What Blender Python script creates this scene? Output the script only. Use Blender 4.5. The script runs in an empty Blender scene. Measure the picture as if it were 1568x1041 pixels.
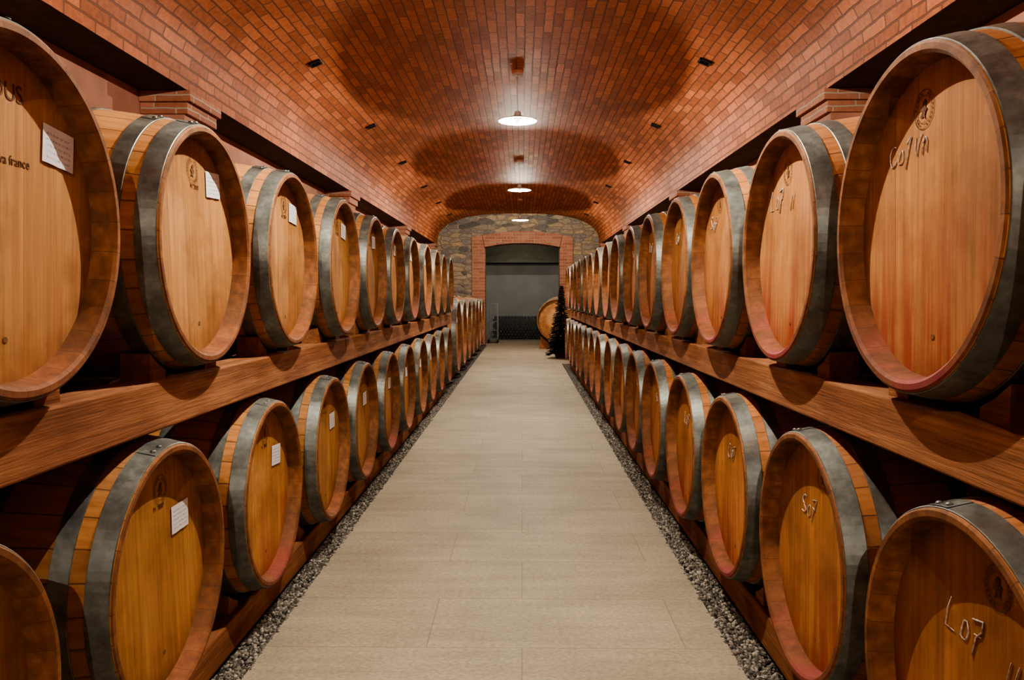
import bpy, bmesh, math, random
import numpy as np
from mathutils import Vector, Matrix
random.seed(7); np.random.seed(7)
S=bpy.context.scene
COL=S.collection
pi=math.pi
# ------------------------------------------------------------------ constants
CAMZ=1.08
CX=-0.095; HW=1.82; SPR=2.26; RISE=0.69; NEXP=2.7
Y0=-3.0; Y1=18.0
LX=-0.79; RX=0.66
# ------------------------------------------------------------------ mesh builder
class MB:
    def __init__(s): s.v=[];s.f=[];s.m=[];s.s=[]
    def add(s,vs,fs,mi=0,sm=False):
        o=len(s.v); s.v+= [tuple(v) for v in vs]
        for f in fs:
            s.f.append(tuple(i+o for i in f)); s.m.append(mi); s.s.append(sm)
    def box(s,x0,x1,y0,y1,z0,z1,mi=0,M=None,bev=0.0):
        if bev>0:
            b=bev; vs=[];
            bm=bmesh.new(); bmesh.ops.create_cube(bm,size=1)
            for v in bm.verts:
                v.co=Vector(((x0+x1)/2+v.co.x*(x1-x0),(y0+y1)/2+v.co.y*(y1-y0),(z0+z1)/2+v.co.z*(z1-z0)))
            bmesh.ops.bevel(bm,geom=bm.edges[:]+bm.verts[:],offset=b,segments=2,affect='EDGES',profile=0.5)
            bm.verts.index_update()
            vs=[v.co.copy() for v in bm.verts]; fs=[[v.index for v in f.verts] for f in bm.faces]; bm.free()
        else:
            vs=[Vector((x,y,z)) for x in(x0,x1) for y in(y0,y1) for z in(z0,z1)]
            fs=[(0,1,3,2),(4,6,7,5),(0,4,5,1),(2,3,7,6),(0,2,6,4),(1,5,7,3)]
        if M: vs=[M@v for v in vs]
        s.add(vs,fs,mi)
    def lathe(s,prof,n,mi=0,sm=True,axis='X',M=None,close=False):
        vs=[]
        for t,r in prof:
            for k in range(n):
                a=2*pi*k/n
                if axis=='X': v=Vector((t,-r*math.sin(a),r*math.cos(a)))
                else: v=Vector((r*math.cos(a),r*math.sin(a),t))
                vs.append(M@v if M else v)
        fs=[]
        P=len(prof)
        for i in range(P-1 if not close else P):
            j=(i+1)%P
            for k in range(n):
                l=(k+1)%n
                fs.append((i*n+k,i*n+l,j*n+l,j*n+k))
        s.add(vs,fs,mi,sm)
    def disc(s,t,r,n,mi=0,axis='X',M=None,flip=False):
        vs=[]
        for k in range(n):
            a=2*pi*k/n
            v=Vector((t,-r*math.sin(a),r*math.cos(a))) if axis=='X' else Vector((r*math.cos(a),r*math.sin(a),t))
            vs.append(M@v if M else v)
        f=tuple(range(n))
        s.add(vs,[f if not flip else f[::-1]],mi)
    def tube(s,pts,r,n=6,mi=0):
        pts=[Vector(p) for p in pts]; vs=[];fs=[]
        for i,p in enumerate(pts):
            a=pts[max(i-1,0)]; b=pts[min(i+1,len(pts)-1)]
            d=(b-a).normalized(); u=d.orthogonal().normalized(); w=d.cross(u)
            if i>0 :
                u=(pu-d*pu.dot(d)).normalized(); w=d.cross(u)
            pu=u
            for k in range(n):
                an=2*pi*k/n; vs.append(p+u*math.cos(an)*r+w*math.sin(an)*r)
        for i in range(len(pts)-1):
            for k in range(n):
                l=(k+1)%n; fs.append((i*n+k,i*n+l,(i+1)*n+l,(i+1)*n+k))
        fs.append(tuple(range(n))[::-1]); fs.append(tuple(range((len(pts)-1)*n,len(pts)*n)))
        s.add(vs,fs,mi,True)
    def mesh(s,name,mats):
        me=bpy.data.meshes.new(name); me.from_pydata(s.v,[],s.f)
        for m in mats: me.materials.append(m)
        me.polygons.foreach_set('material_index',s.m); me.polygons.foreach_set('use_smooth',s.s)
        me.update()
        bm=bmesh.new(); bm.from_mesh(me); bmesh.ops.recalc_face_normals(bm,faces=bm.faces); bm.to_mesh(me); bm.free()
        return me
    def obj(s,name,mats,parent=None):
        o=bpy.data.objects.new(name,s.mesh(name,mats)); COL.objects.link(o)
        if parent: o.parent=parent
        return o
def empty(name,loc=(0,0,0),rot=(0,0,0)):
    e=bpy.data.objects.new(name,None); e.location=loc; e.rotation_euler=rot; e.empty_display_size=0.1
    COL.objects.link(e); return e
# ------------------------------------------------------------------ shader helpers
def mk(name):
    m=bpy.data.materials.new(name); m.use_nodes=True
    return m,m.node_tree,m.node_tree.nodes['Principled BSDF']
def nd(nt,t,props=None,**ins):
    n=nt.nodes.new('ShaderNode'+t)
    for k,v in (props or {}).items(): setattr(n,k,v)
    for k,v in ins.items():
        k2=int(k[1:]) if (k[0]=='i' and k[1:].isdigit()) else k.replace('_',' ')
        sk=n.inputs[k2]
        if isinstance(v,bpy.types.NodeSocket): nt.links.new(v,sk)
        else: sk.default_value=v
    return n
def ma(nt,op,a,b=0.0,c=None):
    kw=dict(i0=a,i1=b)
    if c is not None: kw['i2']=c
    return nd(nt,'Math',{'operation':op},**kw).outputs[0]
def mix(nt,f,a,b,mode='MIX'):
    return nd(nt,'MixRGB',{'blend_type':mode},Fac=f,Color1=a,Color2=b).outputs[0]
def ramp(nt,f,stops):
    n=nt.nodes.new('ShaderNodeValToRGB'); nt.links.new(f,n.inputs[0])
    cr=n.color_ramp
    while len(cr.elements)<len(stops): cr.elements.new(0.5)
    for e,(p,c) in zip(cr.elements,stops):
        e.position=p; e.color=c if len(c)==4 else (*c,1)
    return n.outputs[0]
def mr(nt,v,a,b,c=0.0,d=1.0):
    return nd(nt,'MapRange',None,Value=v,From_Min=a,From_Max=b,To_Min=c,To_Max=d).outputs[0]
def noise(nt,vec,sc,det=3,rough=0.55):
    return nd(nt,'TexNoise',None,Vector=vec,Scale=sc,Detail=det,Roughness=rough).outputs['Fac']
def mapping(nt,vec,scale=(1,1,1),loc=(0,0,0)):
    return nd(nt,'Mapping',None,Vector=vec,Scale=scale,Location=loc).outputs[0]
def bump(nt,b,h,strength=0.3,dist=0.01):
    n=nd(nt,'Bump',None,Height=h,Strength=strength,Distance=dist); nt.links.new(n.outputs[0],b.inputs['Normal'])
def setc(nt,b,c): nt.links.new(c,b.inputs['Base Color'])
G=lambda v:(v,v,v,1)

def mat_plain(name,c,rough=0.6,metal=0.0,nscale=0,namp=0.2,em=None):
    m,nt,b=mk(name)
    b.inputs['Roughness'].default_value=rough; b.inputs['Metallic'].default_value=metal
    co=nd(nt,'TexCoord').outputs['Object']
    n=noise(nt,co,nscale or 20,4)
    col=mix(nt,1.0,(*c,1),ramp(nt,n,[(0.3,G(1-namp)),(0.7,G(1+namp*0.4))]),'MULTIPLY')
    setc(nt,b,col)
    return m
def mat_stave():
    m,nt,b=mk('barrel_stave_oak')
    tc=nd(nt,'TexCoord').outputs['Object']; oi=nd(nt,'ObjectInfo')
    sp=nd(nt,'SeparateXYZ',None,Vector=tc)
    an=ma(nt,'ARCTAN2',sp.outputs[1],sp.outputs[2])
    t=ma(nt,'MULTIPLY',ma(nt,'ADD',an,pi),30/(2*pi))
    fl=ma(nt,'FLOOR',t); fr=ma(nt,'FRACT',t)
    wn=nd(nt,'TexWhiteNoise',{'noise_dimensions':'2D'},Vector=nd(nt,'CombineXYZ',None,X=fl,Y=ma(nt,'MULTIPLY',oi.outputs['Random'],50)).outputs[0]).outputs[0]
    off=nd(nt,'CombineXYZ',None,X=ma(nt,'MULTIPLY',oi.outputs['Random'],9),Y=ma(nt,'MULTIPLY',wn,4),Z=0.0).outputs[0]
    vec=nd(nt,'VectorMath',{'operation':'ADD'},i0=mapping(nt,tc,(2,45,45)),i1=off).outputs[0]
    g=noise(nt,vec,1.5,4)
    base=ramp(nt,g,[(0.25,(0.36,0.165,0.065)),(0.5,(0.55,0.28,0.12)),(0.8,(0.66,0.38,0.18))])
    base=mix(nt,1,base,ramp(nt,wn,[(0,G(0.78)),(1,G(1.06))]),'MULTIPLY')
    big=noise(nt,tc,3,3); base=mix(nt,1,base,ramp(nt,big,[(0.3,(0.75,0.68,0.62)),(0.65,G(1))]),'MULTIPLY')
    seam=ma(nt,'MINIMUM',fr,ma(nt,'SUBTRACT',1.0,fr))
    sm=mr(nt,seam,0.0,0.04)
    base=mix(nt,sm,(0.15,0.06,0.025,1),base)
    base=mix(nt,1,base,oi.outputs['Color'],'MULTIPLY')
    setc(nt,b,base); b.inputs['Roughness'].default_value=0.7
    bump(nt,b,ma(nt,'ADD',sm,ma(nt,'MULTIPLY',g,0.2)),0.35,0.003)
    return m
def mat_rim():
    m,nt,b=mk('barrel_chime_wood')
    tc=nd(nt,'TexCoord').outputs['Object']; oi=nd(nt,'ObjectInfo')
    sp=nd(nt,'SeparateXYZ',None,Vector=tc)
    an=ma(nt,'ARCTAN2',sp.outputs[1],sp.outputs[2])
    t=ma(nt,'MULTIPLY',ma(nt,'ADD',an,pi),30/(2*pi))
    fl=ma(nt,'FLOOR',t); fr=ma(nt,'FRACT',t)
    wn=nd(nt,'TexWhiteNoise',{'noise_dimensions':'2D'},Vector=nd(nt,'CombineXYZ',None,X=fl,Y=ma(nt,'MULTIPLY',oi.outputs['Random'],50)).outputs[0]).outputs[0]
    g=noise(nt,tc,40,4); g2=noise(nt,tc,7,3)
    base=ramp(nt,g,[(0.25,(0.15,0.062,0.026)),(0.6,(0.285,0.122,0.05)),(0.85,(0.40,0.20,0.09))])
    base=mix(nt,1,base,ramp(nt,g2,[(0.3,G(0.7)),(0.7,G(1.25))]),'MULTIPLY')
    base=mix(nt,1,base,ramp(nt,wn,[(0,G(0.82)),(1,G(1.08))]),'MULTIPLY')
    st=ma(nt,'MULTIPLY',mr(nt,sp.outputs[2],-0.13,-0.27),ma(nt,'MULTIPLY',oi.outputs['Alpha'],mr(nt,g2,0.4,0.6,0.2,1.0)))
    base=mix(nt,st,base,(0.27,0.045,0.05,1))
    seam=ma(nt,'MINIMUM',fr,ma(nt,'SUBTRACT',1.0,fr)); sm=mr(nt,seam,0.0,0.02)
    base=mix(nt,sm,(0.11,0.045,0.02,1),base)
    setc(nt,b,base); b.inputs['Roughness'].default_value=0.75
    bump(nt,b,g,0.25,0.003)
    return m
def mat_head():
    m,nt,b=mk('barrel_head_oak')
    tc=nd(nt,'TexCoord').outputs['Object']; oi=nd(nt,'ObjectInfo')
    sp=nd(nt,'SeparateXYZ',None,Vector=tc)
    rnd=oi.outputs['Random']
    wob=ma(nt,'MULTIPLY',rnd,0.06)
    t=ma(nt,'MULTIPLY',ma(nt,'ADD',sp.outputs[1],wob),11.5)
    fl=ma(nt,'FLOOR',t); fr=ma(nt,'FRACT',t)
    wn=nd(nt,'TexWhiteNoise',{'noise_dimensions':'2D'},Vector=nd(nt,'CombineXYZ',None,X=fl,Y=ma(nt,'MULTIPLY',rnd,50)).outputs[0]).outputs[0]
    off=nd(nt,'CombineXYZ',None,X=ma(nt,'MULTIPLY',rnd,30),Y=ma(nt,'MULTIPLY',wn,40),Z=ma(nt,'MULTIPLY',wn,7)).outputs[0]
    vec=nd(nt,'VectorMath',{'operation':'ADD'},i0=mapping(nt,tc,(1,38,1.6)),i1=off).outputs[0]
    g=noise(nt,vec,1.6,5,0.6)
    fine=noise(nt,mapping(nt,tc,(1,260,8)),1,2)
    base=ramp(nt,g,[(0.22,(0.44,0.23,0.098)),(0.5,(0.60,0.34,0.152)),(0.8,(0.71,0.45,0.225))])
    base=mix(nt,0.35,base,mix(nt,1,base,ramp(nt,fine,[(0.3,G(0.6)),(0.6,G(1.1))]),'MULTIPLY'))
    base=mix(nt,1,base,ramp(nt,wn,[(0,(0.83,0.80,0.77)),(1,G(1.05))]),'MULTIPLY')
    bv=nd(nt,'VectorMath',{'operation':'ADD'},i0=tc,i1=nd(nt,'CombineXYZ',None,X=ma(nt,'MULTIPLY',rnd,25),Y=0.0,Z=0.0).outputs[0]).outputs[0]
    blot=noise(nt,bv,5,5,0.62); base=mix(nt,1,base,ramp(nt,blot,[(0.3,(0.60,0.52,0.46)),(0.56,G(1))]),'MULTIPLY')
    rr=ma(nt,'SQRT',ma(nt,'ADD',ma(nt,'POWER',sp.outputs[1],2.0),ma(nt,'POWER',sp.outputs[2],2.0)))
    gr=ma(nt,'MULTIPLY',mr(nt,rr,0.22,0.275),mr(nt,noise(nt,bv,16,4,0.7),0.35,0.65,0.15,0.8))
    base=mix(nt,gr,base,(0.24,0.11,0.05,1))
    dr=noise(nt,mapping(nt,bv,(1,26,1.3)),1.3,3)
    low=mr(nt,sp.outputs[2],0.08,-0.20)
    st=ma(nt,'MULTIPLY',ma(nt,'MULTIPLY',low,mr(nt,dr,0.44,0.60)),oi.outputs['Alpha'])
    base=mix(nt,ma(nt,'MULTIPLY',st,0.85),base,(0.36,0.06,0.042,1))
    seam=ma(nt,'MINIMUM',fr,ma(nt,'SUBTRACT',1.0,fr)); sm=mr(nt,seam,0.0,0.012)
    base=mix(nt,sm,(0.32,0.155,0.06,1),base)
    base=mix(nt,1,base,oi.outputs['Color'],'MULTIPLY')
    setc(nt,b,base); b.inputs['Roughness'].default_value=0.75
    bump(nt,b,ma(nt,'ADD',sm,ma(nt,'MULTIPLY',g,0.3)),0.2,0.002)
    return m
def mat_hoop():
    m,nt,b=mk('galvanised_hoop_steel')
    tc=nd(nt,'TexCoord').outputs['Object']; oi=nd(nt,'ObjectInfo')
    bv=nd(nt,'VectorMath',{'operation':'ADD'},i0=tc,i1=nd(nt,'CombineXYZ',None,X=ma(nt,'MULTIPLY',oi.outputs['Random'],25),Y=0.0,Z=0.0).outputs[0]).outputs[0]
    n=noise(nt,bv,12,5,0.68); n2=noise(nt,bv,70,3); n3=noise(nt,bv,4,4,0.6)
    c=ramp(nt,n,[(0.28,(0.085,0.09,0.083)),(0.5,(0.175,0.185,0.17)),(0.75,(0.32,0.33,0.305))])
    c=mix(nt,0.4,c,mix(nt,1,c,ramp(nt,n2,[(0.3,G(0.6)),(0.7,G(1.3))]),'MULTIPLY'))
    c=mix(nt,mr(nt,n3,0.56,0.72,0,0.45),c,(0.17,0.085,0.045,1))
    setc(nt,b,c); b.inputs['Metallic'].default_value=0.4
    nt.links.new(mr(nt,n,0.2,0.8,0.34,0.55),b.inputs['Roughness'])
    bump(nt,b,n2,0.08,0.002)
    return m
def mat_beam():
    m,nt,b=mk('rack_timber')
    tc=nd(nt,'TexCoord').outputs['Object']
    g=noise(nt,mapping(nt,tc,(28,1.2,28)),1.5,5,0.6)
    f=noise(nt,mapping(nt,tc,(160,5,160)),1,3,0.7)
    b2=noise(nt,tc,2.3,3)
    c=ramp(nt,g,[(0.25,(0.25,0.105,0.05)),(0.55,(0.45,0.21,0.10)),(0.8,(0.58,0.31,0.16))])
    c=mix(nt,1,c,ramp(nt,b2,[(0.3,(0.62,0.52,0.48)),(0.65,G(1))]),'MULTIPLY')
    c=mix(nt,1,c,ramp(nt,f,[(0.3,G(0.7)),(0.65,G(1.08))]),'MULTIPLY')
    setc(nt,b,c); b.inputs['Roughness'].default_value=0.85
    bump(nt,b,ma(nt,'ADD',g,f),0.4,0.004)
    return m
def brickmat(name,vecmode,c1,c2,mort,bw=0.25,rh=0.065,ms=0.006,bs=0.6,var=0.35,rough=0.8,spec=0.5):
    m,nt,b=mk(name)
    t=nd(nt,'TexCoord')
    if vecmode=='UV': v=t.outputs['UV']
    else:
        sp=nd(nt,'SeparateXYZ',None,Vector=t.outputs['Object'])
        v=nd(nt,'CombineXYZ',None,X=ma(nt,'ADD',sp.outputs[0],sp.outputs[1]),Y=sp.outputs[2]).outputs[0]
    dis=nd(nt,'TexNoise',None,Vector=t.outputs['Object'],Scale=9.0,Detail=2.0).outputs['Color']
    v=nd(nt,'VectorMath',{'operation':'ADD'},i0=v,i1=nd(nt,'VectorMath',{'operation':'SCALE'},i0=dis,Scale=0.014).outputs[0]).outputs[0]
    br=nd(nt,'TexBrick',{'offset':0.5},Vector=v,Color1=(0,0,0,1),Color2=(1,1,1,1),Mortar=(0.5,0.5,0.5,1),Scale=1.0,Mortar_Size=ms,Mortar_Smooth=0.25,Bias=0.0,Brick_Width=bw,Row_Height=rh)
    n=noise(nt,t.outputs['Object'],30,4,0.65); n3=noise(nt,t.outputs['Object'],1.2,3)
    tone=ma(nt,'ADD',ma(nt,'MULTIPLY',br.outputs['Color'],var),ma(nt,'MULTIPLY',n,1-var))
    c=ramp(nt,tone,[(0.15,c1),(0.5,tuple((a+b_)/2 for a,b_ in zip(c1,c2))),(0.8,c2)])
    c=mix(nt,1,c,ramp(nt,n3,[(0.3,G(0.85)),(0.7,G(1.08))]),'MULTIPLY')
    c=mix(nt,br.outputs['Fac'],c,(*mort,1))
    setc(nt,b,c); b.inputs['Roughness'].default_value=rough
    b.inputs['Specular IOR Level'].default_value=spec
    h=ma(nt,'SUBTRACT',ma(nt,'MULTIPLY',n,0.25),br.outputs['Fac'])
    h=ma(nt,'ADD',h,ma(nt,'MULTIPLY',br.outputs['Color'],0.35))
    bump(nt,b,h,bs,0.010)
    return m
def mat_floor():
    m,nt,b=mk('stone_paving')
    tc=nd(nt,'TexCoord').outputs['Object']
    br=nd(nt,'TexBrick',{'offset':0.37,'offset_frequency':2},Vector=tc,Color1=(0,0,0,1),Color2=(1,1,1,1),Mortar=(0.5,0.5,0.5,1),Scale=1.0,Mortar_Size=0.0022,Mortar_Smooth=0.3,Bias=0.0,Brick_Width=0.80,Row_Height=0.4)
    n=noise(nt,tc,2.2,5,0.6); n2=noise(nt,mapping(nt,tc,(60,90,60)),1,4,0.7); n4=noise(nt,mapping(nt,tc,(1.0,9,1)),1.6,4)
    c=ramp(nt,br.outputs['Color'],[(0,(0.395,0.342,0.25)),(1,(0.44,0.385,0.285))])
    c=mix(nt,1,c,ramp(nt,n,[(0.3,G(0.84)),(0.7,G(1.1))]),'MULTIPLY')
    c=mix(nt,1,c,ramp(nt,n2,[(0.35,G(0.78)),(0.65,G(1.12))]),'MULTIPLY')
    c=mix(nt,1,c,ramp(nt,n4,[(0.3,G(0.86)),(0.7,G(1.06))]),'MULTIPLY')
    c=mix(nt,ma(nt,'MULTIPLY',br.outputs['Fac'],0.65),c,(0.22,0.18,0.13,1))
    setc(nt,b,c); b.inputs['Roughness'].default_value=0.68
    bump(nt,b,ma(nt,'SUBTRACT',ma(nt,'MULTIPLY',n2,0.4),br.outputs['Fac']),0.3,0.003)
    return m
def mat_gravel(name,dark=1.0):
    m,nt,b=mk(name)
    tc=nd(nt,'TexCoord').outputs['Object']
    vo=nd(nt,'TexVoronoi',{'feature':'F1'},Vector=tc,Scale=85.0)
    c=ramp(nt,nd(nt,'SeparateColor',None,Color=vo.outputs['Color']).outputs[0],[(0,G(0.05*dark)),(0.5,(0.17*dark,0.155*dark,0.135*dark)),(1,(0.42*dark,0.39*dark,0.34*dark))])
    setc(nt,b,mix(nt,mr(nt,vo.outputs['Distance'],0.35,0.8),c,G(0.015)))
    b.inputs['Roughness'].default_value=0.85
    bump(nt,b,ma(nt,'SUBTRACT',1.0,vo.outputs['Distance']),0.9,0.008)
    return m
def mat_pebble():
    m,nt,b=mk('pebble_stone')
    g=nd(nt,'NewGeometry')
    c=ramp(nt,g.outputs['Random Per Island'],[(0,(0.06,0.056,0.05)),(0.4,(0.16,0.145,0.125)),(0.75,(0.27,0.245,0.205)),(1,(0.50,0.46,0.40))])
    setc(nt,b,c); b.inputs['Roughness'].default_value=0.8
    return m
def mat_stonewall():
    m,nt,b=mk('rubble_stone')
    tc=nd(nt,'TexCoord').outputs['Object']
    dn=nd(nt,'TexNoise',None,Vector=tc,Scale=4.0,Detail=3.0).outputs['Color']
    v=nd(nt,'VectorMath',{'operation':'ADD'},i0=mapping(nt,tc,(4.0,0.5,10.5)),i1=nd(nt,'VectorMath',{'operation':'SCALE'},i0=dn,Scale=0.9).outputs[0]).outputs[0]
    vo=nd(nt,'TexVoronoi',{'feature':'F1'},Vector=v,Scale=1.0,Randomness=0.9)
    ve=nd(nt,'TexVoronoi',{'feature':'DISTANCE_TO_EDGE'},Vector=v,Scale=1.0,Randomness=0.9)
    r=nd(nt,'SeparateColor',None,Color=vo.outputs['Color']).outputs[0]
    c=ramp(nt,r,[(0,(0.14,0.135,0.13)),(0.3,(0.30,0.28,0.245)),(0.55,(0.46,0.36,0.23)),(0.8,(0.26,0.25,0.23)),(1,(0.50,0.41,0.28))])
    n=noise(nt,tc,14,5,0.65)
    c=mix(nt,1,c,ramp(nt,n,[(0.3,G(0.65)),(0.7,G(1.2))]),'MULTIPLY')
    e=mr(nt,ve.outputs['Distance'],0.02,0.09)
    c=mix(nt,e,(0.30,0.265,0.21,1),c)
    setc(nt,b,c); b.inputs['Roughness'].default_value=0.85
    bump(nt,b,ma(nt,'ADD',e,ma(nt,'MULTIPLY',n,0.6)),0.7,0.02)
    return m
def mat_label():
    m,nt,b=mk('printed_paper_label')
    tc=nd(nt,'TexCoord').outputs['Object']
    sp=nd(nt,'SeparateXYZ',None,Vector=tc)
    row=ma(nt,'FRACT',ma(nt,'MULTIPLY',sp.outputs[2],95))
    ln=ma(nt,'GREATER_THAN',row,0.62)
    tx=ma(nt,'GREATER_THAN',noise(nt,mapping(nt,tc,(1,420,95)),1,1),0.5)
    inb=ma(nt,'MULTIPLY',ma(nt,'LESS_THAN',ma(nt,'ABSOLUTE',sp.outputs[1]),0.037),ma(nt,'LESS_THAN',ma(nt,'ABSOLUTE',sp.outputs[2]),0.025))
    f=ma(nt,'MULTIPLY',ma(nt,'MULTIPLY',ln,tx),ma(nt,'MULTIPLY',inb,0.6))
    setc(nt,b,mix(nt,f,(0.82,0.83,0.88,1),(0.2,0.2,0.28,1))); b.inputs['Roughness'].default_value=0.6
    return m

M_ST=mat_stave(); M_RIM=mat_rim(); M_HD=mat_head(); M_HP=mat_hoop(); M_BM=mat_beam()
M_VAULT=brickmat('vault_brick','UV',(0.23,0.070,0.032),(0.62,0.235,0.115),(0.19,0.085,0.052),ms=0.0058,var=0.36,rough=0.6,bs=0.9,spec=0.18)
M_BR=brickmat('brick_surround','OBJ',(0.32,0.12,0.07),(0.56,0.265,0.175),(0.46,0.36,0.28),bw=0.25,rh=0.07)
M_FL=mat_floor(); M_GR=mat_gravel('gravel_ground',0.8); M_PB=mat_pebble(); M_STONE=mat_stonewall(); M_LAB=mat_label()
M_PLAST=mat_plain('pink_plaster',(0.50,0.26,0.19),0.9,0,3,0.25)
M_CONC=mat_plain('lintel_concrete',(0.09,0.07,0.055),0.9,0,12,0.35)
M_GREY=mat_plain('grey_plaster',(0.40,0.41,0.40),0.9,0,2,0.15)
M_BLACK=mat_plain('black_iron',(0.012,0.012,0.012),0.6,0.2,30,0.3)
M_STAMP=mat_plain('branded_ink',(0.19,0.095,0.045),0.8,0,90,0.5)
M_PLUG=mat_plain('oak_dowel',(0.30,0.15,0.065),0.8,0,90,0.4)
M_CHALK=mat_plain('chalk',(0.80,0.72,0.66),0.9,0,150,0.55)
M_ENAM=mat_plain('white_enamel',(0.88,0.88,0.86),0.5,0,8,0.05)
M_GLASS=mat_plain('dark_bottle_glass',(0.010,0.013,0.010),0.35,0,40,0.3)
M_CAGE=mat_plain('cage_steel',(0.16,0.165,0.165),0.4,0.8,20,0.2)
M_NEED=mat_plain('fir_needles',(0.010,0.022,0.012),0.7,0,60,0.6)
M_BUNG=mat_plain('silicone_bung',(0.5,0.42,0.32),0.5,0,30,0.2)
M_POT=mat_plain('terracotta_pot',(0.12,0.06,0.04),0.7,0,30,0.3)
# ------------------------------------------------------------------ barrel meshes
REC=0.046
def barrel_mesh(name,L,Rb,Rh,n=72,sc=1.0):
    mb=MB(); h=L/2
    R=lambda x: Rb-(Rb-Rh)*(abs(x)/h)**2
    xs=[-h+0.003+ (L-0.006)*i/20 for i in range(21)]
    mb.lathe([(x,R(x)) for x in xs],n,0)
    for s in(-1,1):
        pr=[(h-0.003,R(h-.003)),(h,Rh-0.003),(h,Rh-0.013*sc),(h-0.005,Rh-0.019*sc),(h-REC-0.001,Rh-0.025*sc)]
        mb.lathe([(s*x,r) for x,r in pr],n,1,False)
        mb.disc(s*(h-REC),Rh-0.0245*sc,n,2,flip=(s>0))
        M=Matrix.Translation((0,0.012,-0.20*Rh/0.295))
        mb.lathe([(s*(h-REC-0.001),0.006),(s*(h-REC+0.001),0.006),(s*(h-REC+0.0015),0.005)],12,4,True,M=M)
        mb.disc(s*(h-REC+0.0015),0.005,12,4,M=M)
        for a,b in ((0.005,0.050*sc),(0.080*sc,0.118*sc),(0.235*sc,0.272*sc)):
            t=0.003
            x0=h-a; x1=h-b
            pr=[(x0,R(x0)-0.001),(x0,R(x0)+t*.6),(x0-0.001,R(x0)+t),((x0+x1)/2,R((x0+x1)/2)+t),(x1+0.001,R(x1)+t),(x1,R(x1)+t*.6),(x1,R(x1)-0.001)]
            mb.lathe([(s*x,r) for x,r in pr],n,3,False)
            xm=(x0+x1)/2
            for da in(-0.05,0.05):
                for dx in (-0.009,0.009):
                    an=0.12+da+a*1.5
                    rr=R(xm)+t
                    M=Matrix.Rotation(an,4,'X')@Matrix.Translation((s*(xm+dx),0,rr-0.0005))
                    mb.lathe([(0,0.0065),(0.002,0.0055),(0.0035,0.003),(0.004,0.0005)],8,3,True,axis='Z',M=M)
            vs=[];fs=[]
            K=8
            for k in range(K+1):
                an=0.12+a*1.5-0.1+0.2*k/K
                for x in(x0-0.0005,x1+0.0005):
                    rr=R(x)+t+0.0012
                    vs.append((s*x,-rr*math.sin(an),rr*math.cos(an)))
            for k in range(K): fs.append((2*k,2*k+1,2*k+3,2*k+2))
            mb.add(vs,fs,3,False)
    mb.lathe([(Rb-0.004,0.028),(Rb+0.012,0.030),(Rb+0.016,0.026),(Rb+0.016,0.001)],20,5,False,axis='Z')
    return mb.mesh(name,[M_ST,M_RIM,M_HD,M_HP,M_PLUG,M_BUNG])
BL=0.92; BR_B=0.349; BR_H=0.297
ME_B=barrel_mesh('barrique_body',BL,BR_B,BR_H,96)
ME_T=barrel_mesh('tonneau_body',1.0,0.50,0.44,80,1.25)
HX=BL/2-REC
def label_mesh():
    mb=MB(); vs=[];fs=[]
    for i in range(7):
        y=-0.0475+0.095*i/6
        for z in(-0.034,0.034):
            vs.append((0.0015+0.002*math.sin(i*1.1)**2*(1 if z<0 else 0.3),y,z))
    for i in range(6): fs.append((2*i,2*i+2,2*i+3,2*i+1))
    mb.add(vs,fs,0,True); return mb.mesh('label',[M_LAB])
ME_LAB=label_mesh()
def stamp_mesh():
    mb=MB(); 
    def ring(r0,r1,z0=0,n=40,a0=0,a1=2*pi):
        vs=[];fs=[]
        for k in range(n+1):
            a=a0+(a1-a0)*k/n
            vs+= [(0.0008,r0*math.cos(a),z0+r0*math.sin(a)),(0.0008,r1*math.cos(a),z0+r1*math.sin(a))]
        for k in range(n): fs.append((2*k,2*k+1,2*k+3,2*k+2))
        mb.add(vs,fs)
    ring(0.0335,0.035); ring(0.0235,0.0245)
    for k in range(22):
        if k in(5,6,16,17): continue
        a=2*pi*k/22; ring(0.0265,0.0305,0,3,a,a+0.13)
    pts=[(-0.010,-0.016),(-0.004,-0.006),(-0.012,-0.002),(-0.010,0.004),(-0.003,0.004),(-0.006,0.012),(0.001,0.018),(0.008,0.013),(0.004,0.006),(0.012,0.001),(0.008,-0.003),(0.006,-0.010),(0.010,-0.017),(0.002,-0.013)]
    vs=[(0.0009,0,0)]+[(0.0009,y,z) for y,z in pts]
    mb.add(vs,[(0,i+1,(i+1)%len(pts)+1) for i in range(len(pts))])
    return mb.mesh('stamp',[M_STAMP])
ME_STAMP=stamp_mesh()
def chalk_mesh(strokes,sc,name,r=0.0013):
    mb=MB()
    for st in strokes:
        pts=[(0.0006,y*sc+0.25*z*sc+random.uniform(-.002,.002),z*sc+random.uniform(-.002,.002)) for y,z in st]
        mb.tube(pts,r*random.uniform(.7,1.25),5)
    return mb.mesh(name,[M_CHALK])
def arc(cx,cy,rx,ry,a0,a1,n=14): return [(cx+rx*math.cos(math.radians(a0+(a1-a0)*i/n)),cy+ry*math.sin(math.radians(a0+(a1-a0)*i/n))) for i in range(n+1)]
ME_CH=[]
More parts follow.
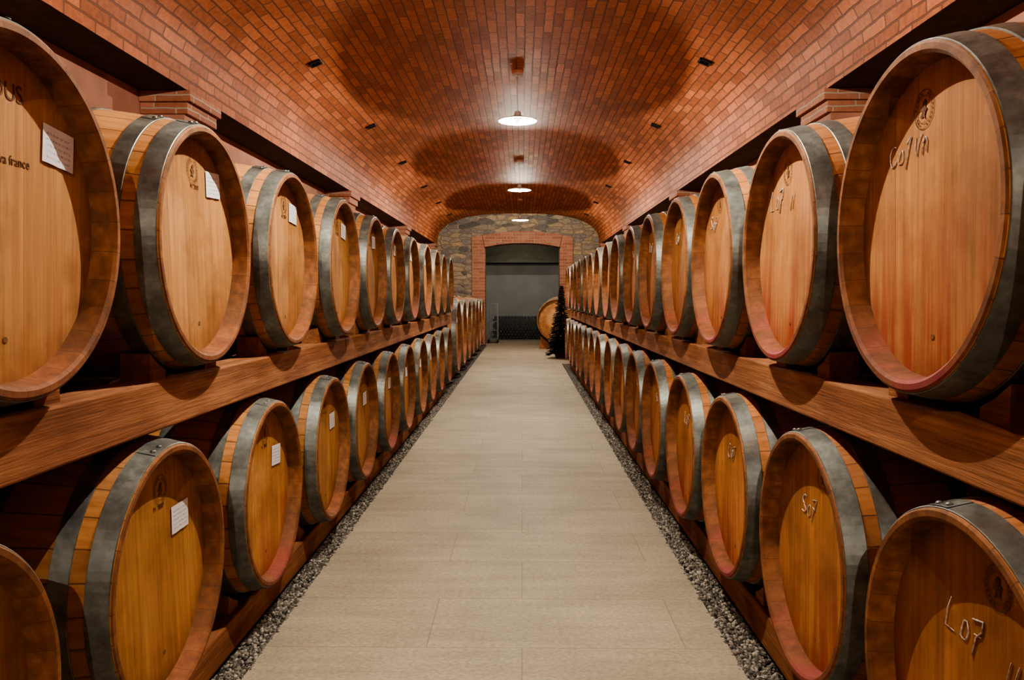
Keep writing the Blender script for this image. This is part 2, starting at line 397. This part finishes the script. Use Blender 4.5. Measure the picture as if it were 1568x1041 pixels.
for q in range(9):
    u=lambda a=0.05: random.uniform(-a,a)
    if q%3==0: cC=arc(-0.55,u(),0.26+u(),0.36+u(),60+u(15),310+u(20),10)
    elif q%3==1: cC=[(-0.75+u(),0.45+u()),(-0.78+u(),0.1),(-0.72+u(),-0.3+u()),(-0.40,-0.36+u())]
    else: cC=arc(-0.55,0.2,0.2,0.18+u(),40,270,7)+arc(-0.55,-0.16,0.22,0.19+u(),90,-140,7)
    c0=arc(0.0,-0.08+u(),0.17+u(),0.27+u(),100,440+u(40),11); c7=[(0.26+u(),0.30+u()),(0.62,0.36+u()),(0.56+u(),0.15),(0.46,-0.12+u()),(0.36+u(.1),-0.5+u(.1))]
    c7b=[(0.33,-0.02+u()),(0.62,0.03+u())]
    ex=[]
    if q in(1,4): ex=[[(1.75,.0),(1.72,-.6)],[(2.0,.02),(1.98,-.58)]]
    if q in(2,6): ex=[[(0.95,.3),(1.0,-.1),(1.1,-.35),(1.2,.0),(1.3,.3)],[(1.5,.1),(1.48,-.35)],[(1.5,-.05),(1.62,.1),(1.74,0),(1.75,-.35)]]
    ME_CH.append(chalk_mesh([cC,c0,c7]+([c7b] if q%3 else [])+ex,random.uniform(0.055,0.07),'chalk_mark'))
def text_mesh(txt,size):
    cu=bpy.data.curves.new('t','FONT'); cu.body=txt; cu.size=size; cu.align_x='CENTER'; cu.extrude=0.0004
    o=bpy.data.objects.new('t',cu); COL.objects.link(o)
    bpy.context.view_layer.update()
    dg=bpy.context.evaluated_depsgraph_get()
    me=bpy.data.meshes.new_from_object(o.evaluated_get(dg)); me.materials.clear(); me.materials.append(M_STAMP)
    bpy.data.objects.remove(o)
    me.transform(Matrix(((0,0,1,0),(1,0,0,0),(0,1,0,0),(0,0,0,1))))
    return me
ME_TX=text_mesh('CADUS',0.042); ME_TX2=text_mesh('nova france',0.022)
ME_TX3=text_mesh('M  2007',0.016)

def child(name,me,par,loc,rx=0,color=None):
    o=bpy.data.objects.new(name,me); COL.objects.link(o); o.parent=par; o.location=loc; o.rotation_euler=(rx,0,0)
    if color: o.color=color
    return o
def barrel(x_head,y,z,side,level,k):
    jit=random.uniform(-0.008,0.008)
    cx=x_head+jit+(-BL/2 if side<0 else BL/2)
    e=empty('wine_barrel',(cx,y,z),(0,0,0 if side<0 else pi))
    t=random.uniform(0.86,1.06)
    if side<0: col=(1.0*t,0.97*t,0.90*t,0.15 if random.random()<0.8 else 0.6)
    else: col=(1.0*t,0.88*t,0.80*t,random.uniform(0.7,1.0))
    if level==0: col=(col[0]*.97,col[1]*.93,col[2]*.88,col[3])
    roll=random.uniform(-0.06,0.06)
    child('barrel_body',ME_B,e,(0,0,0),roll,col)
    if side<0:
        if level==1 and k==0:
            child('label',ME_LAB,e,(HX+0.001,0.165,0.135),-0.1)
            child('brand_text',ME_TX,e,(HX+0.0006,0.0,0.19)); child('brand_text_small',ME_TX2,e,(HX+0.0006,0.03,0.085))
        else:
            if level==1 or random.random()<0.95:
                child('label',ME_LAB,e,(HX+0.001,0.12+random.uniform(-.01,.01),0.17 if level else 0.10),random.uniform(-0.15,0.05))
            child('stamp',ME_STAMP,e,(HX+0.0006,0.0+random.uniform(-.01,.02),0.19),random.uniform(-.2,.2))
            child('stamp_text',ME_TX3,e,(HX+0.0006,0.01,0.145))
    else:
        child('stamp',ME_STAMP,e,(HX+0.0006,-0.03 if level else 0.05,0.20),random.uniform(-.2,.2))
        child('chalk_mark',ME_CH[(k*4+level*5+1)%9],e,(HX+0.001,-0.11 if level else -0.03,0.135 if level else 0.11),random.uniform(-.1,.1))
    return e
ZU=1.212; ZLL=0.438; ZLR=0.448
yl_u=[1.28+0.765*k for k in range(-3,11)]
yl_l=[1.82+0.765*k for k in range(-4,10)]
yr_u=[1.41+0.711*k for k in range(-4,16)]
yr_l=[1.22+0.718*k for k in range(-3,16)]
for k,y in enumerate(yl_u): barrel(LX,y,ZU,-1,1,k-3)
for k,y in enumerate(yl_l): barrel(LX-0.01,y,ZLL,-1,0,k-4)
for k,y in enumerate(yr_u): barrel(RX,y,ZU,1,1,k-4)
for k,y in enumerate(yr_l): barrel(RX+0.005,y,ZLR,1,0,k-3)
yt=[9.95+1.02*k for k in range(7)]
for y in yt:
    e=empty('tonneau_barrel',(LX-0.5,y,0.585)); t=random.uniform(1.0,1.15)
    child('barrel_body',ME_T,e,(0,0,0),random.uniform(-.1,.1),(t,t,0.97*t,0.2))
    child('label',ME_LAB,e,(0.4555,0.2,0.2))
# ------------------------------------------------------------------ racks
def Rq(d):
    x=BL/2-d; return BR_B-(BR_B-BR_H)*(x/(BL/2))**2+0.0032
def wedge(mb,x0,x1,yc,s,z,rr):
    h=lambda d: rr-math.sqrt(rr*rr-d*d)-0.003
    P=[(0.12,0),(0.20,0),(0.20,h(0.20)),(0.16,h(0.16)),(0.12,h(0.12))]
    vs=[(x,yc+s*d,z+zz) for x in(x0,x1) for d,zz in P]
    n=5
    fs=[tuple(range(n)),tuple(range(n,2*n))[::-1]]+[(i,(i+1)%n,n+(i+1)%n,n+i) for i in range(n)]
    mb.add(vs,fs,1)
def rack(name,side,xu,xlow,ya,yb,yb2,ups,lows,ZL):
    mb=MB()
    s=side
    xh=LX if s<0 else RX
    def bx(d0,d1): 
        a=xh+s*d0; b=xh+s*d1; return min(a,b),max(a,b)
    ztop=ZU-Rq(xu[1]); zbot=ZL+Rq(xu[1])+0.001
    for (d0,d1) in (xu,(BL-xu[1],BL-xu[0])):
        a,b=bx(d0,d1); y=ya
        while y<yb-0.1:
            y2=min(y+2.9+random.uniform(-.1,.1),yb)
            mb.box(a,b,y+0.002,y2-0.002,zbot,ztop,0,bev=0.005); y=y2
        for yy in ups:
            if d0<0.3:
                w0,w1=bx(d0+0.025,d1-0.005)
                for q in(-1,1): wedge(mb,w0,w1,yy,q,ztop,Rq(xu[1]-0.02))
    zt=ZL-Rq(xlow[1])
    for (d0,d1) in (xlow,(BL-xlow[1],BL-xlow[0])):
        a,b=bx(d0,d1); y=ya
        while y<yb2-0.1:
            y2=min(y+2.9+random.uniform(-.1,.1),yb2)
            mb.box(a,b,y+0.002,y2-0.002,0.0,zt,0,bev=0.006); y=y2
        for yy in lows:
            if d0<0.3:
                for q in(-1,1): wedge(mb,a+0.01,b-0.02,yy,q,zt,Rq(xlow[1]-0.02))
    return mb.obj(name,[M_BM,M_BM])
rack('barrel_rack',-1,(0.055,0.155),(0.09,0.215),-2.0,yl_u[-1]+0.42,yl_l[-1]+0.40,yl_u,yl_l,ZLL)
rack('barrel_rack',1,(0.055,0.155),(0.085,0.205),-2.0,yr_u[-1]+0.42,yr_l[-1]+0.42,yr_u,yr_l,ZLR)
mb=MB()
for a,b in((LX-0.27,LX-0.14),(LX-0.86,LX-0.73)):
    mb.box(a,b,9.45,yt[-1]+0.55,0.0,0.095,0,bev=0.006)
mb.obj('barrel_cradle',[M_BM])
# ------------------------------------------------------------------ room shell
prof=[]
N=72
for i in range(N+1):
    t=pi*i/N
    c,s_=math.cos(t),math.sin(t)
    prof.append((CX-math.copysign(abs(c)**(2/NEXP),c)*HW, SPR+RISE*abs(s_)**(2/NEXP)))
d=[0]
for a,b in zip(prof,prof[1:]): d.append(d[-1]+math.hypot(b[0]-a[0],b[1]-a[1]))
K=90; xs=np.interp(np.linspace(0,d[-1],K+1),d,[p[0] for p in prof]); zs=np.interp(np.linspace(0,d[-1],K+1),d,[p[1] for p in prof])
al=np.linspace(0,d[-1],K+1)
bm=bmesh.new(); uvl=bm.loops.layers.uv.new('UVMap')
ys=np.linspace(Y0,Y1,22); g=[[bm.verts.new((xs[i],y,zs[i])) for y in ys] for i in range(K+1)]
for i in range(K):
    for j in range(len(ys)-1):
        f=bm.faces.new((g[i][j],g[i][j+1],g[i+1][j+1],g[i+1][j])); f.smooth=True
        for l,(a,y) in zip(f.loops,((al[i],ys[j]),(al[i],ys[j+1]),(al[i+1],ys[j+1]),(al[i+1],ys[j]))): l[uvl].uv=(y,a)
me=bpy.data.meshes.new('ceiling'); bm.to_mesh(me); bm.free(); me.materials.append(M_VAULT)
o=bpy.data.objects.new('ceiling',me); COL.objects.link(o)
def simple(name,boxes,mats,bev=0):
    mb=MB()
    for bx in boxes: mb.box(*bx[:6],bx[6] if len(bx)>6 else 0,bev=bev)
    return mb.obj(name,mats)
WL=CX-2.1; WR=CX+2.1
simple('wall_left',[(WL-0.2,WL,Y0,Y1,0,SPR+0.1)],[M_PLAST])
simple('wall_right',[(WR,WR+0.2,Y0,Y1,0,SPR+0.1)],[M_PLAST])
simple('wall_back',[(WL,WR,Y0-0.2,Y0,0,3.1)],[M_PLAST])
simple('trim_lintel_left',[(WL,CX-HW,Y0,Y1,SPR,SPR+0.09)],[M_CONC])
simple('trim_lintel_right',[(CX+HW,WR,Y0,Y1,SPR,SPR+0.09)],[M_CONC])
pn=0
for s in(-1,1):
    for y in(0.3,4.6,8.9,13.2,17.5):
        x0=CX+s*HW; xw=WL if s<0 else WR
        mb=MB(); pn+=1
        a,b=sorted((x0+s*0.03,xw-s*0.001)); mb.box(a,b,y+0.02,y+0.43,0,2.13,0)
        a,b=sorted((x0+s*0.005,xw-s*0.001)); mb.box(a,b,y+0.005,y+0.445,2.13,2.195,1,bev=0.004)
        a,b=sorted((x0-s*0.02,xw-s*0.001)); mb.box(a,b,y-0.01,y+0.46,2.197,2.259,1,bev=0.004)
        mb.obj('trim_pilaster_%d'%pn,[M_PLAST,M_BR])
FL0,FL1=-0.794,0.640
simple('floor',[(FL0,FL1,Y0,18.42,-0.05,0.0)],[M_FL])
simple('floor_gravel_bed',[(WL,FL0,Y0,Y1,-0.06,-0.012),(FL1,WR,Y0,Y1,-0.06,-0.012)],[M_GR])
simple('floor_back_room',[(-2.6,2.6,18.42,21.6,-0.05,0.0)],[M_FL])
simple('floor_landing',[(FL1,WR,12.9,Y1,-0.05,0.0)],[M_FL])
phi=(1+5**.5)/2
iv=np.array([(-1,phi,0),(1,phi,0),(-1,-phi,0),(1,-phi,0),(0,-1,phi),(0,1,phi),(0,-1,-phi),(0,1,-phi),(phi,0,-1),(phi,0,1),(-phi,0,-1),(-phi,0,1)],float); iv/=np.linalg.norm(iv[0])
ifc=np.array([(0,11,5),(0,5,1),(0,1,7),(0,7,10),(0,10,11),(1,5,9),(5,11,4),(11,10,2),(10,7,6),(7,1,8),(3,9,4),(3,4,2),(3,2,6),(3,6,8),(3,8,9),(4,9,5),(2,4,11),(6,2,10),(8,6,7),(9,8,1)])
def pebbles(x0,x1,y0,y1,n):
    V=[];F=[]
    P=np.random.rand(n,2); 
    px=x0+(x1-x0)*P[:,0]; py=y0+(y1-y0)*P[:,1]**1.4
    sz=np.random.uniform(0.0045,0.010,n)
    for i in range(n):
        q=np.random.randn(3,3); q,_=np.linalg.qr(q)
        s_=sz[i]*np.array([1,np.random.uniform(.6,1.),np.random.uniform(.5,.8)])
        v=(iv*s_)@q.T+np.array([px[i],py[i],-0.010+np.random.uniform(0,0.008)])
        F.append(ifc+12*i); V.append(v)
    V=np.concatenate(V);F=np.concatenate(F)
    me=bpy.data.meshes.new('floor_gravel_strip'); me.from_pydata(V.tolist(),[],F.tolist()); me.materials.append(M_PB)
    me.polygons.foreach_set('use_smooth',[True]*len(F))
    o=bpy.data.objects.new('floor_gravel_strip',me); COL.objects.link(o)
pebbles(FL0-0.080,FL0+0.006,0.9,10,12000)
pebbles(FL1-0.006,FL1+0.098,0.9,10,13000)
DX0,DX1=-0.84,0.84; DZ=2.20; TH=0.42
simple('wall_end',[(WL-0.2,DX0-0.30,Y1,Y1+TH,0,3.1),(DX1+0.30,WR+0.2,Y1,Y1+TH,0,3.1),(DX0-0.30,DX1+0.30,Y1,Y1+TH,2.47,3.1)],[M_STONE])
mb=MB()
def key(mb,x0,x1):
    z=0
    while z<2.155:
        mb.box(x0,x1,Y1-0.025,Y1+TH,z+0.001,z+0.069,0,bev=0.004)
        z+=0.072
    mb.box(x0+0.004,x1-0.004,Y1-0.018,Y1+TH-.005,0,2.16,1)
key(mb,DX0-0.30,DX0); key(mb,DX1,DX1+0.30)
nv=26; Rc=(0.84**2+0.09**2)/(2*0.09); zc=2.29-Rc
amax=math.asin(0.84/Rc)*1.0
for i in range(nv):
    a0=-amax*1.0+2*amax*i/nv; a1=a0+2*amax/nv*0.86
    vs=[]
    for y in(Y1-0.03,Y1+TH):
        for a,r in((a0,Rc),(a1,Rc),(a1,Rc+0.27),(a0,Rc+0.27)): vs.append((r*math.sin(a),y,zc+r*math.cos(a)))
    mb.add(vs,[(0,1,2,3),(7,6,5,4),(0,4,5,1),(1,5,6,2),(2,6,7,3),(3,7,4,0)],0)
vs=[];fs=[]
for i in range(25):
    a=-amax*1.0+2*amax*i/24
    for y in(Y1-0.02,Y1+TH-.01):
        for r in(Rc+0.003,Rc+0.268): vs.append((r*math.sin(a),y,zc+r*math.cos(a)))
for i in range(24):
    b=4*i; fs+= [(b,b+4,b+5,b+1),(b+2,b+3,b+7,b+6),(b,b+2,b+6,b+4),(b+1,b+5,b+7,b+3)]
mb.add(vs,fs,1)
for s in(-1,1):
    vs=[(s*0.842,0,2.155),(s*1.14,0,2.155),(s*1.14,0,2.42),(s*0.905,0,2.468)]
    P=[(x,y,z) for y in(Y1-0.025,Y1+TH) for x,_,z in vs]
    mb.add(P,[(0,1,2,3),(7,6,5,4),(0,4,5,1),(1,5,6,2),(2,6,7,3),(3,7,4,0)],0)
mb.obj('trim_door_surround',[M_BR,mat_plain('mortar',(0.42,0.34,0.26),0.9,0,40,0.2)])
simple('trim_arch_infill',[(-1.14,1.14,Y1+0.01,Y1+TH-0.01,2.42,2.52)],[M_STONE])
simple('wall_back_room_end',[(-2.6,2.6,21.5,21.7,0,3.0)],[M_GREY])
simple('wall_back_room_left',[(-2.8,-2.6,18.42,21.7,0,3.0)],[M_GREY])
simple('wall_back_room_right',[(2.6,2.8,18.42,21.7,0,3.0)],[M_GREY])
simple('ceiling_back_room',[(-2.8,2.8,18.42,21.7,3.0,3.1)],[M_GREY])
simple('trim_shade_band_back_room',[(-2.6,2.6,20.9,21.2,1.98,3.0)],[mat_plain('olive_shade_band',(0.16,0.155,0.12),0.8,0,8,0.2)])  # dark olive box stands in for the shaded band high in the back room
mb=MB()
for r in range(8):
    for c in range(26):
        x=-0.72+c*0.084+(0.042 if r%2 else 0); z=0.045+r*0.073
        mb.lathe([(0.0,0.012),(0.004,0.030),(0.0,0.037),(-0.003,0.039),(-0.19,0.039),(-0.23,0.015),(-0.29,0.014)],14,0,True,M=Matrix.Translation((x,20.3,z))@Matrix.Rotation(-pi/2,4,'Z'))
        mb.disc(0.0,0.012,14,0,M=Matrix.Translation((x,20.3,z))@Matrix.Rotation(-pi/2,4,'Z'))
mb.obj('wine_bottle_stack',[M_GLASS])
mb=MB()
x0,x1,y0,y1=-0.80,-0.58,18.65,19.1
for x in(x0,x1):
    for y in(y0,y1):
        mb.box(x-0.012,x+0.012,y-0.012,y+0.012,0.08,0.95)
        mb.lathe([(-0.012,0.001),(-0.012,0.04),(0.012,0.04),(0.012,0.001)],14,1,False,M=Matrix.Translation((x,y,0.04)))
for z in(0.10,0.3,0.5,0.7,0.93):
    for y in(y0,y1): mb.box(x0,x1,y-0.006,y+0.006,z-0.006,z+0.006)
    for x in(x0,x1): mb.box(x-0.006,x+0.006,y0,y1,z-0.006,z+0.006)
for i in range(1,6):
    x=x0+(x1-x0)*i/6; mb.box(x-0.003,x+0.003,y0-0.003,y0+0.003,0.1,0.93)
mb.box(x0,x1,y0,y1,0.09,0.105)
mb.obj('wire_cage_trolley',[M_CAGE,M_BLACK])
DBX,DBY=0.84,16.85
e=empty('tonneau_barrel',(DBX,DBY,0.60),(0,0,-pi/2-0.22))
child('barrel_body',ME_T,e,(0,0,0),0.1,(0.95,0.9,0.85,0.3))
mb=MB()
for d0 in(-0.3,0.3):
    M=Matrix.Translation((DBX,DBY,0))@Matrix.Rotation(-pi/2-0.22,4,'Z')@Matrix.Translation((d0,0,0))
    mb.box(-0.05,0.05,-0.42,0.42,0.0,0.10,0,M,bev=0.005)
    for s in(-1,1):
        mb.add([M@Vector(v) for v in[(-0.05,s*0.2,0.10),(-0.05,s*0.4,0.10),(-0.05,s*0.4,0.27),(0.05,s*0.2,0.10),(0.05,s*0.4,0.10),(0.05,s*0.4,0.27)]],[(0,1,2),(5,4,3),(0,3,4,1),(1,4,5,2),(2,5,3,0)],0)
mb.obj('barrel_cradle',[M_BM])
mb=MB(); tx,ty=0.69,14.1
mb.lathe([(0.0,0.09),(0.0,0.10),(0.17,0.13),(0.19,0.135),(0.19,0.115),(0.15,0.11),(0.15,0.001)],20,1,False,axis='Z',M=Matrix.Translation((tx,ty,0)))
mb.lathe([(0.15,0.02),(1.2,0.006)],8,2,axis='Z',M=Matrix.Translation((tx,ty,0)))
for lv in range(34):
    t=lv/33; z=0.14+1.12*t; r=0.25*(1-t)**0.9+0.015
    nb=int(12+16*(1-t))
    for b in range(nb):
        a=random.uniform(0,2*pi); rr=r*random.uniform(.7,1.1)
        d_=Vector((math.cos(a),math.sin(a),0)); p0=Vector((tx,ty,z)); p1=p0+d_*rr+Vector((0,0,-0.3*rr))
        mb.tube([p0,p1],0.003,4,2)
        sd=d_.cross(Vector((0,0,1)))
        m_=int(6+44*rr)
        for q in range(m_):
            pp=p0.lerp(p1,(q+1)/m_); 
            for s in(-1,1):
                tip=pp+sd*s*0.032+d_*0.015+Vector((0,0,random.uniform(-.02,.02)))
                w=d_*0.012
                mb.add([pp-w,pp+w,tip],[(0,1,2)],0)
for i in range(12):
    t=random.random(); a=random.uniform(pi,2*pi); r=0.24*(1-t)**0.9
    mb.lathe([(-0.014,0.001),(-0.010,0.010),(0,0.014),(0.010,0.010),(0.014,0.001)],10,3,True,axis='Z',M=Matrix.Translation((tx+r*math.cos(a),ty+r*math.sin(a),0.2+1.0*t)))
mb.lathe([(1.22,0.001),(1.25,0.025),(1.30,0.001)],5,3,False,axis='Z',M=Matrix.Translation((tx,ty,0)))
mb.obj('christmas_tree',[M_NEED,M_POT,mat_plain('bark',(0.05,0.03,0.02),0.8),mat_plain('bauble',(0.35,0.33,0.30),0.2,0.6)])
# ------------------------------------------------------------------ vents on vault
for s in(-1,1):
    u=1.42; zz=SPR+RISE*(1-(u/HW)**NEXP)**(1/NEXP)
    u2=1.43; z2=SPR+RISE*(1-(u2/HW)**NEXP)**(1/NEXP)
    tang=Vector((s*0.01,0,z2-zz)).normalized(); nrm=Vector((-tang.z*s,0,tang.x*s)); 
    if nrm.z>0: nrm=-nrm
    for y in(1.6,3.75,5.9,8.05,10.2,12.4,14.5,16.6):
        R_=Matrix((tang,Vector((0,1,0)),nrm)).transposed().to_4x4()
        M=Matrix.Translation((CX+s*u,y,zz))@R_
        mb=MB()
        h=0.045
        for (a,b,c,d_) in((-h,h,-h,-h+0.012),(-h,h,h-0.012,h),(-h,-h+0.012,-h,h),(h-0.012,h,-h,h)):
            mb.box(a,b,c,d_,-0.02,0.014,0,M)
        mb.box(-h+0.01,h-0.01,-h+0.01,h-0.01,-0.02,0.002,0,M)
        for q in range(-2,3): mb.box(-h+0.01,h-0.01,q*0.013-0.002,q*0.013+0.002,0,0.010,0,M)
        mb.obj('ceiling_vent',[M_BLACK])
# ------------------------------------------------------------------ pendant lamps
ZLAMP=2.51
def lamp(x,y,power,zl=ZLAMP,zc=SPR+RISE):
    e=empty('pendant_lamp',(x,y,zl))
    mb=MB()
    R0=0.158; up=0.0315
    mb.lathe([(up,R0),(up+0.003,R0+0.003),(up+0.008,R0+0.001),(up+0.022,0.11),(up+0.035,0.06),(up+0.045,0.03),(up+0.075,0.026),(up+0.08,0.02),(up+0.08,0.001)],64,0,True,axis='Z')
    mb.lathe([(up,R0),(up+0.004,R0-0.006),(up+0.016,0.10),(up+0.024,0.05),(up+0.026,0.001)],64,0,True,axis='Z')
    mb.lathe([(up+0.03,0.018),(0.016,0.014),(0.012,0.008),(0.012,0.001)],20,0,True,axis='Z')
    mb.lathe([(up+0.08,0.0009),(zc-zl-0.02,0.0009)],8,1,True,axis='Z')
    mb.lathe([(zc-zl-0.03,0.001),(zc-zl-0.03,0.045),(zc-zl-0.005,0.05),(zc-zl+0.01,0.05)],24,2,False,axis='Z')
    mb.obj('lamp_shade',[M_ENAM,M_CAGE,M_BR],e)
    L=bpy.data.lights.new('lamp_bulb','POINT'); L.energy=power; L.shadow_soft_size=0.005; L.color=(1.0,0.93,0.79)
    lo=bpy.data.objects.new('lamp_bulb',L); COL.objects.link(lo); lo.parent=e; lo.location=(0,0,0)
for y in(-1.9,2.42,6.72,11.02,15.3): lamp(-0.04,y,138)
lamp(-0.04,19.6,20,2.65,3.0)  # added lamp, out of view above the doorway, to brighten the back room
w=bpy.data.worlds.new('w'); S.world=w; w.use_nodes=True
w.node_tree.nodes['Background'].inputs[0].default_value=(0.9,0.8,0.7,1); w.node_tree.nodes['Background'].inputs[1].default_value=0.02
cam=bpy.data.cameras.new('camera'); cam.lens=28; cam.sensor_width=36; cam.clip_start=0.05; cam.clip_end=100
co=bpy.data.objects.new('camera',cam); COL.objects.link(co); co.location=(0,0,CAMZ)
co.rotation_euler=(math.radians(90-3.09),0,math.radians(0.74))
S.camera=co
S.view_settings.view_transform='AgX'
S.view_settings.look='AgX - High Contrast'
S.view_settings.exposure=0.0
